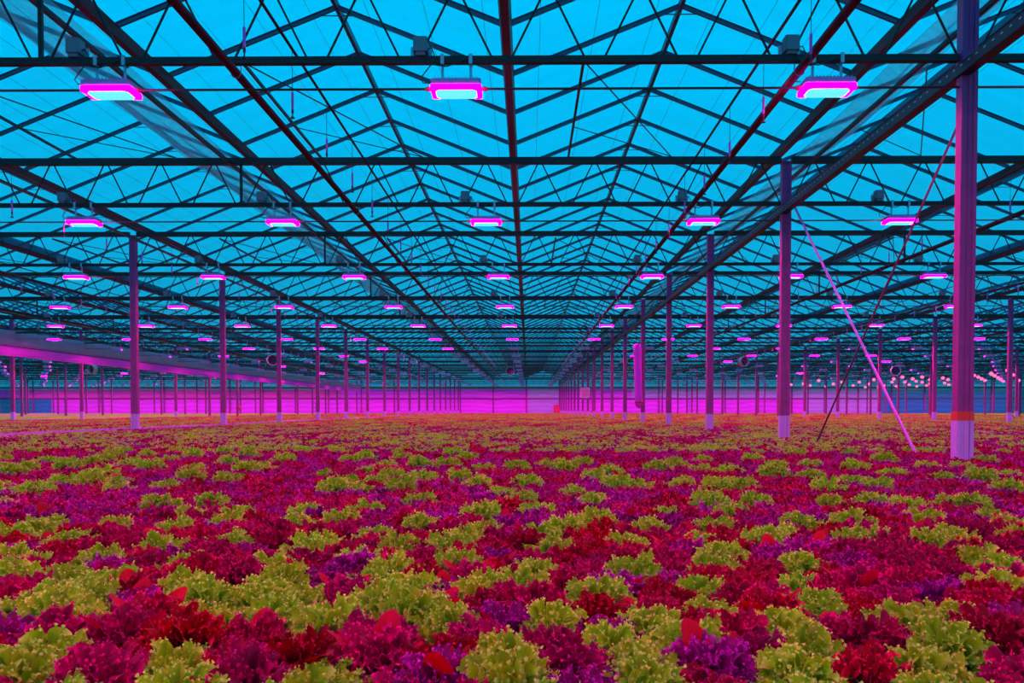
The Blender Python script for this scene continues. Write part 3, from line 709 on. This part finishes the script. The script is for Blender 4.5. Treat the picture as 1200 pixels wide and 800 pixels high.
GREEN_TXT = '''-2.74,4.26 -3.78,5.77 -3.71,5.51 -4.16,6.63 -3.87,6.51 -3.69,6.51 -3.72,6.75 -3.58,5.96 -4.02,7.46 -3.28,6.28 -3.33,6.51 -2.92,5.96 -3.76,7.61 
-3.21,6.88 -2.94,5.34 -2.72,4.77 -2.66,4.97 -2.39,4.47 -2.93,4.84 -3.24,7.46 -2.59,5.96 -2.25,5.11 -3.15,7.95 -2.54,6.51 -1.97,5.04 -2.77,7.61 
-2.10,5.77 -1.77,3.69 -1.56,3.77 -2.18,4.65 -1.26,3.31 -2.18,6.88 -2.10,6.07 -1.42,5.42 -1.13,4.84 -1.11,4.42 -0.97,4.42 -1.59,6.88 -1.52,7.16 
-1.20,5.77 -1.16,6.28 -0.91,5.19 -0.97,4.97 -0.73,4.47 -0.70,5.11 -0.55,3.89 -0.75,3.58 -0.99,3.41 -0.92,3.06 -0.65,6.28 -0.45,5.11 -0.34,5.96 
-0.31,4.77 -0.15,4.36 -1.18,7.16 -0.89,6.28 -0.78,7.95 -0.55,7.16 -0.35,8.52 -0.74,2.56 -0.72,2.69 -0.77,3.20 -0.01,4.77 -0.08,5.96 -0.03,4.02 
0.15,6.28 0.28,5.87 0.26,4.21 0.33,3.89 0.45,6.51 0.44,5.11 0.59,5.59 0.54,4.65 0.67,4.65 0.98,5.87 1.18,6.28 0.95,4.77 1.30,5.87 1.11,4.53 1.25,4.53 
1.56,6.88 2.08,7.16 1.50,5.77 1.13,3.89 0.89,3.77 1.69,5.34 2.02,6.28 2.75,7.95 2.29,6.28 1.95,5.34 3.23,8.52 1.72,4.47 1.52,3.89 3.30,7.95 2.51,5.96 
2.03,4.84 3.16,6.88 2.59,5.51 3.82,8.52 2.09,4.65 1.74,3.93 1.84,3.77 3.23,6.28 2.77,5.19 3.51,6.28 2.98,5.11 2.07,3.81 2.11,3.69 2.00,3.34 1.85,2.98 
4.05,6.88 3.37,5.42 2.74,4.42 1.75,2.75 1.63,3.20 -1.89,2.82 -1.90,2.93 -1.89,3.06 -1.63,2.43 -1.49,2.28 -1.42,2.11 -1.62,2.71 -1.60,2.98 -1.32,2.35 
-1.29,2.14 -1.13,2.08 -1.17,1.93 -1.08,1.88 -1.17,1.82 -1.08,1.75 -0.99,1.69 -1.36,2.98 -1.22,2.56 -1.02,2.31 -0.90,2.02 -0.80,1.88 -0.72,1.69 
-1.22,3.11 -1.01,2.61 -0.68,1.91 -1.47,3.34 -0.77,2.31 -0.68,2.14 -0.70,2.02 -0.57,1.93 -0.57,1.75 -0.42,1.65 -0.56,2.82 -0.44,2.61 -0.52,2.39 
-0.43,2.11 -0.39,2.21 -0.31,2.02 -0.35,1.88 -0.41,2.98 -0.20,3.34 -0.16,2.93 -0.22,2.71 -0.26,2.52 -0.21,2.28 -0.11,1.99 -0.26,1.75 -0.18,1.66 
0.04,3.51 0.05,2.86 0.08,2.56 0.15,2.98 0.28,3.11 0.02,2.21 -0.02,2.02 0.46,2.93 0.61,3.41 0.33,2.61 0.30,2.21 0.17,1.93 0.90,3.41 0.74,3.06 
0.61,2.71 0.61,2.43 0.54,2.24 0.45,1.99 0.43,1.82 0.27,1.70 0.05,1.70 0.83,2.71 1.09,3.11 0.91,2.82 1.27,3.06 1.11,2.65 1.20,2.75 1.36,2.61 1.50,2.75 
0.82,2.31 0.72,2.08 0.70,1.88 0.55,1.69 0.82,1.70 0.95,1.75 1.39,2.24 1.23,2.04 1.40,2.39 -0.89,1.35 -0.76,1.23 -0.93,1.46 -0.57,1.26 -0.57,1.15 
-0.66,1.43 -0.36,1.26 -0.35,1.35 -0.37,1.15 -0.27,1.15 -0.03,1.31 -0.05,1.48 0.05,1.15 0.17,1.54 0.20,1.42 0.20,1.30 0.20,1.17 0.33,1.57 0.55,1.52 
0.48,1.37 0.47,1.24 0.46,1.14 0.72,1.41 0.68,1.29 0.70,1.17 0.84,1.54'''
# ------------------------------------------------------------------ lettuces
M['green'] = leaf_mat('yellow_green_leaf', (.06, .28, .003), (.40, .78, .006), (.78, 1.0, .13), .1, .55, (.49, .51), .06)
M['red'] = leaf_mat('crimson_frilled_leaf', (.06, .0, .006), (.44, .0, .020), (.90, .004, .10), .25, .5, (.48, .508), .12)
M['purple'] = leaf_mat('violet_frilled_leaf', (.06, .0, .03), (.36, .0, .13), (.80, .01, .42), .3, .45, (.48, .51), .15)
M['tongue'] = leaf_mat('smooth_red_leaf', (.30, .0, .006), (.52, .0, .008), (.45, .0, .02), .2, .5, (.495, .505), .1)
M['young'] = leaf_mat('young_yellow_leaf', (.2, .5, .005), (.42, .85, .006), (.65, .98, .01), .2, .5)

def leaf(out, rnd, az, tilt, curl, L, W, ruff, freq, nu, nv, mi, cup=.0, smooth=False, frills=None):
    """one fan-shaped leaf with a crimped edge; out = (verts, faces, t, mats)"""
    vs, fs, ts, ms = out; o = len(vs)
    ca, sa = cos(az), sin(az)
    ph = [rnd.uniform(0, 6.28) for _ in range(7)]
    SA = 1.35; K = 24
    sp = [(.010, 0.0)]; ths = []
    for i in range(K + 3):
        th = tilt + curl * (i / K) ** 2.2; ths.append(th)
        sp.append((sp[-1][0] + sin(th) * L / K, sp[-1][1] + cos(th) * L / K))
    for i in range(nu + 1):
        u = (i / nu) ** .8
        for j in range(nv + 1):
            v = -1 + 2 * j / nv; ang = v * SA
            ed = 1 + (0 if smooth else .07 * sin(freq * 2.3 * v + ph[5]) + .04 * sin(freq * 9.1 * v + ph[4]))
            ue = u * (1 - (1 - cos(ang)) * .62 * u) * ed
            q = min(K, max(0, ue * K)); k0 = int(q); fr = q - k0
            r0 = sp[k0][0] * (1 - fr) + sp[k0 + 1][0] * fr; z0 = sp[k0][1] * (1 - fr) + sp[k0 + 1][1] * fr; th = ths[k0]
            bt = W * (u ** .7) * sin(ang) / sin(SA) * (.5 + .5 * u)
            rim = max(0, (u - .30) / .70); rim = rim * rim * (3 - 2 * rim)
            w1 = sin(freq * 3.4 * v + ph[0] + u * 2.0); w2 = sin(freq * 7.2 * v + ph[1] - u * 4); w3 = sin(freq * 12.5 * v + ph[2] + u * 7)
            d = ruff * rim * (.75 * w1 + .75 * w2 * rim + .45 * w3 * rim)
            e2 = ruff * .8 * rim * rim * sin(freq * 7.2 * v + ph[1] + 1.57 - u * 4)
            e3 = ruff * .7 * rim * sin(freq * 5.3 * v + ph[3] + u * 5)
            n_r, n_z = cos(th), -sin(th)
            g = d - cup * v * v * W
            r = r0 + n_r * g + sin(th) * e3; z = z0 + n_z * g + cos(th) * e3; t = bt + e2
            vs.append((r * ca - t * sa, r * sa + t * ca, max(0.002, z)))
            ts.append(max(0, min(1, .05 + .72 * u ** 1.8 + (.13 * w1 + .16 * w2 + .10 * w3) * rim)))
    for i in range(nu):
        for j in range(nv):
            a = o + i * (nv + 1) + j; fs.append((a, a + 1, a + nv + 2, a + nv + 1)); ms.append(mi)
    if smooth or not frills: return
    # small curled lobes of the crimped edge
    nf, sz = frills
    for q in range(nf):
        inner = q % 3 == 2
        i = nu - (rnd.randint(1, max(1, nu // 3)) if inner else 0)
        v = -.95 + 1.9 * (q + rnd.random()) / nf if not inner else rnd.uniform(-.8, .8)
        j = max(1, min(nv - 1, int((v + 1) / 2 * nv)))
        A_ = Vector(vs[o + i * (nv + 1) + j]); D = (A_ - Vector(vs[o + (i - 1) * (nv + 1) + j]))
        V = Vector(vs[o + i * (nv + 1) + j + 1]) - Vector(vs[o + i * (nv + 1) + j - 1])
        if D.length < 1e-6 or V.length < 1e-6: continue
        D.normalize(); V.normalize(); N_ = D.cross(V)
        if N_.length < 1e-3: continue
        N_.normalize(); sg = rnd.choice((-1, 1))
        D = (D + N_ * rnd.uniform(-.9, .9) + V * rnd.uniform(-.7, .7) + Vector((0, 0, .35))).normalized(); V = N_.cross(D).normalized() if abs(N_.dot(D)) < .95 else V
        N2 = D.cross(V).normalized(); s = sz * rnd.uniform(.7, 1.35); o2 = len(vs); tb = rnd.uniform(.55, .8)
        for a_ in (0, .5, 1):
            for b_ in (-1, -.33, .33, 1):
                wdt = .35 + .65 * a_ ** .6
                P_ = A_ + D * (a_ * s * (1 - .25 * b_ * b_)) + V * (b_ * s * .62 * wdt) + N2 * (sg * s * (.45 * b_ * b_ * a_ - .35 * a_ * a_))
                vs.append((P_.x, P_.y, max(.002, P_.z))); ts.append(min(1, tb + .38 * a_ + .08 * abs(b_)))
        for a_ in range(2):
            for b_ in range(3):
                c_ = o2 + a_ * 4 + b_; fs.append((c_, c_ + 1, c_ + 5, c_ + 4)); ms.append(mi)

def head(name, seed, mats, lod=2, size=1.0, ruff=.0110, freq=2.5, tongues=0, fr=.0056, closed=1.0):
    rnd = random.Random(seed); out = ([], [], [], [])
    if lod == 2: rings = [(8, 1.05, .9, .078, .036), (9, .80, 1.1, .096, .036), (8, .52, 1.2, .108, .034), (7, .28, 1.2, .116, .031), (4, .08, .8, .116, .026)]; nu, nv = 8, 44
    elif lod == 1: rings = [(8, .95, .9, .086, .042), (8, .55, 1.1, .106, .040), (6, .22, 1.1, .116, .036)]; nu, nv = 3, 10
    else: rings = [(6, .85, .9, .095, .055), (5, .35, 1.0, .116, .048)]; nu, nv = 2, 5
    for ri, (n, tl, cu, L, W) in enumerate(rings):
        a0 = rnd.uniform(0, 6.28)
        for i in range(n):
            az = a0 + 2 * pi * i / n + rnd.uniform(-.18, .18)
            leaf(out, rnd, az, tl * rnd.uniform(.88, 1.12) * closed, cu * rnd.uniform(.6, 1.4), L * rnd.uniform(.9, 1.1), W * rnd.uniform(.9, 1.12), ruff * rnd.uniform(.8, 1.2), freq, nu, nv, 0, frills={2: (36, fr), 1: (8, fr * 1.5), 0: (5, fr * 2.2)}[lod])
    for q in range(tongues):
        az = rnd.uniform(0, 6.28)
        leaf(out, rnd, az, rnd.uniform(.1, .5), rnd.uniform(.5, 1.3), rnd.uniform(.145, .160), rnd.uniform(.028, .036), .0010, .8, 6, 10, 1, .22, True)
    vs, fs, ts, ms = out
    vs = [(x * size, y * size, z * size * 1.07) for x, y, z in vs]
    me = bpy.data.meshes.new(name); me.from_pydata(vs, [], fs)
    for m in mats: me.materials.append(m)
    me.polygons.foreach_set('material_index', ms); me.polygons.foreach_set('use_smooth', [True] * len(fs))
    at = me.attributes.new('t', 'FLOAT', 'POINT'); at.data.foreach_set('value', ts); me.update()
    return me
G, R, P, T = M['green'], M['red'], M['purple'], M['tongue']
green_me = [head('green_lettuce', 10 + i, [G, G], 2) for i in range(6)]
red_me = [head('red_lettuce', 30 + i, [R, T], 2, ruff=.0110, tongues=(0, 0, 1, 0, 2, 0)[i]) for i in range(6)] + \
         [head('red_lettuce', 40 + i, [P, T], 2, ruff=.0095, freq=1.9, tongues=(0, 0, 1)[i]) for i in range(3)]
red_txt = ['crimson frilly lettuce', 'crimson frilly lettuce', 'crimson lettuce with one smooth leaf', 'crimson frilly lettuce', 'crimson lettuce with smooth leaves', 'crimson frilly lettuce',
           'violet frilly lettuce', 'violet frilly lettuce', 'violet lettuce with one smooth leaf']
mid_g = [head('g%d' % i, 60 + i, [G, G], 1, ruff=.010) for i in range(3)]
mid_r = [head('r%d' % i, 70 + i, [(R, P, R)[i], T], 1, ruff=.010, tongues=0) for i in range(3)]
low_g = [head('gl%d' % i, 80 + i, [G, G], 0, ruff=.012) for i in range(2)]
low_r = [head('rl%d' % i, 90 + i, [R, T], 0, ruff=.012) for i in range(2)]
young = [head('yl%d' % i, 95 + i, [M['young']] * 2, 0, ruff=.006) for i in range(2)]

rnd = random.Random(5)
GREEN = [tuple(map(float, q.split(','))) for q in GREEN_TXT.split()]
def blocked(x, y):
    return any(abs(x - q) < .12 for q in POST_X) and any(abs(y - ty(k)) < .10 for k in range(NT)) or any(abs(x - q) < .13 for q in POST_X[:6])
def half(y): return .72 * y + 2.0
heads = []           # (x, y, kind, size)
grid = {}
def near(x, y, d):
    gx_, gy_ = int(x // .2), int(y // .2)
    for a in (-1, 0, 1):
        for b in (-1, 0, 1):
            for (p_, q_, dd) in grid.get((gx_ + a, gy_ + b), ()):
                if (p_ - x) ** 2 + (q_ - y) ** 2 < (d * .5 + dd * .5) ** 2: return True
    return False
def put(x, y, kind, d, sz):
    heads.append((x, y, kind, sz)); grid.setdefault((int(x // .2), int(y // .2)), []).append((x, y, d))
for x, y in GREEN:
    if blocked(x, y): continue
    d = .13 + .012 * min(3, max(0, y - 2.5)); put(x, y, 'g', d * .94, d / .146 * (1.02 if y < 2.2 else 1.08))
# rows of reds (and the greens that stay out of the measured part) on the planting grid
SP = .128
def noise(x, y): return sin(x * 1.9 + 1.3) * sin(y * 1.1 + x * .6) + .6 * sin(x * 4.3 - y * 2.1) + .35 * sin(x * 7.7 + y * 5.1)
r = 0; y = .62
while y < 12.2:
    hw = half(y); n = int(2 * hw / SP)
    for i in range(n + 1):
        x = -hw + (i + .5 * (r % 2)) * SP + rnd.uniform(-.012, .012); yy = y + rnd.uniform(-.012, .012)
        if blocked(x, yy): continue
        d = .108 if yy < 5 else .118
        if near(x, yy, d): continue
        inview = abs(x) < .66 * yy + .1
        isg = (yy > 8.3 or not inview or yy < 1.15 and 0) and rnd.random() < .40 + .22 * noise(x, yy)
        put(x, yy, 'g' if isg else 'r', d, (d + .016) / .14 * (1.06 if isg else 1.07))
    y += SP * .93; r += 1
y = .62
while y < 7:                                             # fill what gaps are left with smaller heads
    hw = half(y); x = -hw
    while x < hw:
        if not blocked(x, y) and not near(x, y, .088): put(x, y, 'r', .085, .86)
        x += .04
    y += .04
heads.sort(key=lambda h: h[1])
def seen(h):
    a, b = px(h[0], h[1], CAM_Z - .42); return -40 < a < 1240 and b < 838
ind = {'g': [], 'r': []}; rest = []
for h in heads:
    if seen(h) and len(ind[h[2]]) < 300 and h[1] < 9: ind[h[2]].append(h)
    else: rest.append(h)
ROW = .16
def emit(kind):
    bands = {}
    for h in ind[kind]: bands.setdefault(int((h[1] - 1.0) // ROW), []).append(h)
    for bi, b in enumerate(sorted(bands)):
        L_ = sorted(bands[b])
        for j, (x, y, k_, s_) in enumerate(L_):
            q = random.Random(int(x * 9973) * 31 + int(y * 7919))
            if kind == 'g':
                me = green_me[q.randrange(6)]; nm = 'green_lettuce'; desc = 'yellow-green frilly lettuce'; who = 'green'; grp = 'green lettuce heads'
            else:
                purple = q.random() < (.55 if 2.9 < y < 5 else .12)
                vi = 6 + q.randrange(3) if purple else q.randrange(6)
                me = red_me[vi]; nm = 'red_lettuce'; desc = red_txt[vi]; who = 'red'; grp = 'red lettuce heads'
            lab = '%s, %s %s from left, %s row from the front' % (desc, ordi(j + 1), who, ordi(bi + 1))
            o = tag(obj(nm, me, None, (x, y, BZ + .002)), lab, 'lettuce', grp)
            o.rotation_euler = (q.uniform(-.12, .12), q.uniform(-.12, .12), q.uniform(0, 6.28)); s = s_ * q.uniform(.94, 1.08); o.scale = (s, s, s * q.uniform(.86, 1.12) * (.95 if y > 4 else 1))
emit('g'); emit('r')

# the rest of the field
pts = {'g': [], 'r': [], 'y': []}       # x, y, z, variant, rot, scale
rr = np.random.RandomState(3)
for h in rest: pts[h[2]].append((h[0], h[1], BZ, rr.randint(3), rr.uniform(0, 6.28), h[3] * rr.uniform(.93, 1.08)))
def fill(ya, yb, sp, sc, v0, nv):
    y = ya; r = 0
    while y < yb:
        hw = min(half(y) + 1, XW - 1); xs = np.arange(-hw, hw, sp) + (.5 * sp if r % 2 else 0) + rr.uniform(-.1 * sp, .1 * sp, len(np.arange(-hw, hw, sp)))
        for x in xs:
            if blocked(x, y): continue
            z = BZ
            if x < POST_X[4] - .15 or (x > 40 and y > 60) or y > YEND - 3 and x > 20:
                kind = 'y'
            else: kind = 'g' if rr.rand() < .41 + .24 * noise(x * .8, y * .45) else 'r'
            pts[kind].append((x, y + rr.uniform(-.08, .08) * sp, z, v0 + rr.randint(nv), rr.uniform(0, 6.28), sc * rr.uniform(.9, 1.12)))
        y += sp * .95; r += 1
fill(12.2, 20, .17, 1.32, 0, 3)
fill(20, 34, .22, 1.7, 3, 2)
fill(34, 58, .30, 2.2, 3, 2)
fill(58, YEND - 1, .42, 2.8, 3, 2)

def scatter(name, label, P_, meshes, flat=1.0):
    c = bpy.data.collections.new(name + '_kinds')
    for i, m_ in enumerate(meshes):
        oo = bpy.data.objects.new('%s_kind_%02d' % (name, i), m_); c.objects.link(oo)
    A = np.array(P_, dtype=np.float64)
    sc = A[:, 5]; 
    me = bpy.data.meshes.new(name); me.vertices.add(len(A)); me.vertices.foreach_set('co', A[:, :3].astype(np.float32).ravel())
    a = me.attributes.new('var', 'INT', 'POINT'); a.data.foreach_set('value', A[:, 3].astype(np.int32))
    a = me.attributes.new('rot', 'FLOAT_VECTOR', 'POINT'); rv = np.zeros((len(A), 3), np.float32); rv[:, 2] = A[:, 4]; a.data.foreach_set('vector', rv.ravel())
    a = me.attributes.new('scl', 'FLOAT_VECTOR', 'POINT'); sv = np.stack([sc, sc, np.minimum(sc, 1.0 + .12 * (sc - 1)) * flat], 1).astype(np.float32); a.data.foreach_set('vector', sv.ravel())
    for m_ in meshes[:1]:
        for k_ in m_.materials: me.materials.append(k_)
    o = obj(name, me, kind='stuff', label=label, category='lettuce field')
    ng = bpy.data.node_groups.new(name, 'GeometryNodeTree')
    ng.interface.new_socket('Geometry', in_out='INPUT', socket_type='NodeSocketGeometry'); ng.interface.new_socket('Geometry', in_out='OUTPUT', socket_type='NodeSocketGeometry')
    N = ng.nodes.new; gi = N('NodeGroupInput'); go = N('NodeGroupOutput'); ip = N('GeometryNodeInstanceOnPoints'); ci = N('GeometryNodeCollectionInfo')
    ci.inputs['Collection'].default_value = c; ci.inputs['Separate Children'].default_value = True; ci.inputs['Reset Children'].default_value = True
    def attr(nm, ty_):
        n_ = N('GeometryNodeInputNamedAttribute'); n_.data_type = ty_; n_.inputs['Name'].default_value = nm; return n_.outputs['Attribute']
    L = ng.links.new
    L(gi.outputs[0], ip.inputs['Points']); L(ci.outputs[0], ip.inputs['Instance']); ip.inputs['Pick Instance'].default_value = True
    L(attr('var', 'INT'), ip.inputs['Instance Index']); L(attr('rot', 'FLOAT_VECTOR'), ip.inputs['Rotation']); L(attr('scl', 'FLOAT_VECTOR'), ip.inputs['Scale'])
    L(ip.outputs[0], go.inputs[0])
    md = o.modifiers.new('heads', 'NODES'); md.node_group = ng
    return o
scatter('green_lettuces', 'mass of small yellow-green lettuces stretching back to the gable', pts['g'], mid_g + low_g, 1.04)
scatter('red_lettuces', 'mass of small crimson lettuces stretching back to the gable', pts['r'], mid_r + low_r)
scatter('young_lettuces', 'band of pale young lettuces beyond the left curtain and far right', pts['y'], young * 3, .75)
print('HEADS', len(ind['g']), len(ind['r']), 'rest', len(rest), {k: len(v) for k, v in pts.items()}, 'lamps', lampcount, 'last individual', max(h[1] for h in ind['r']))
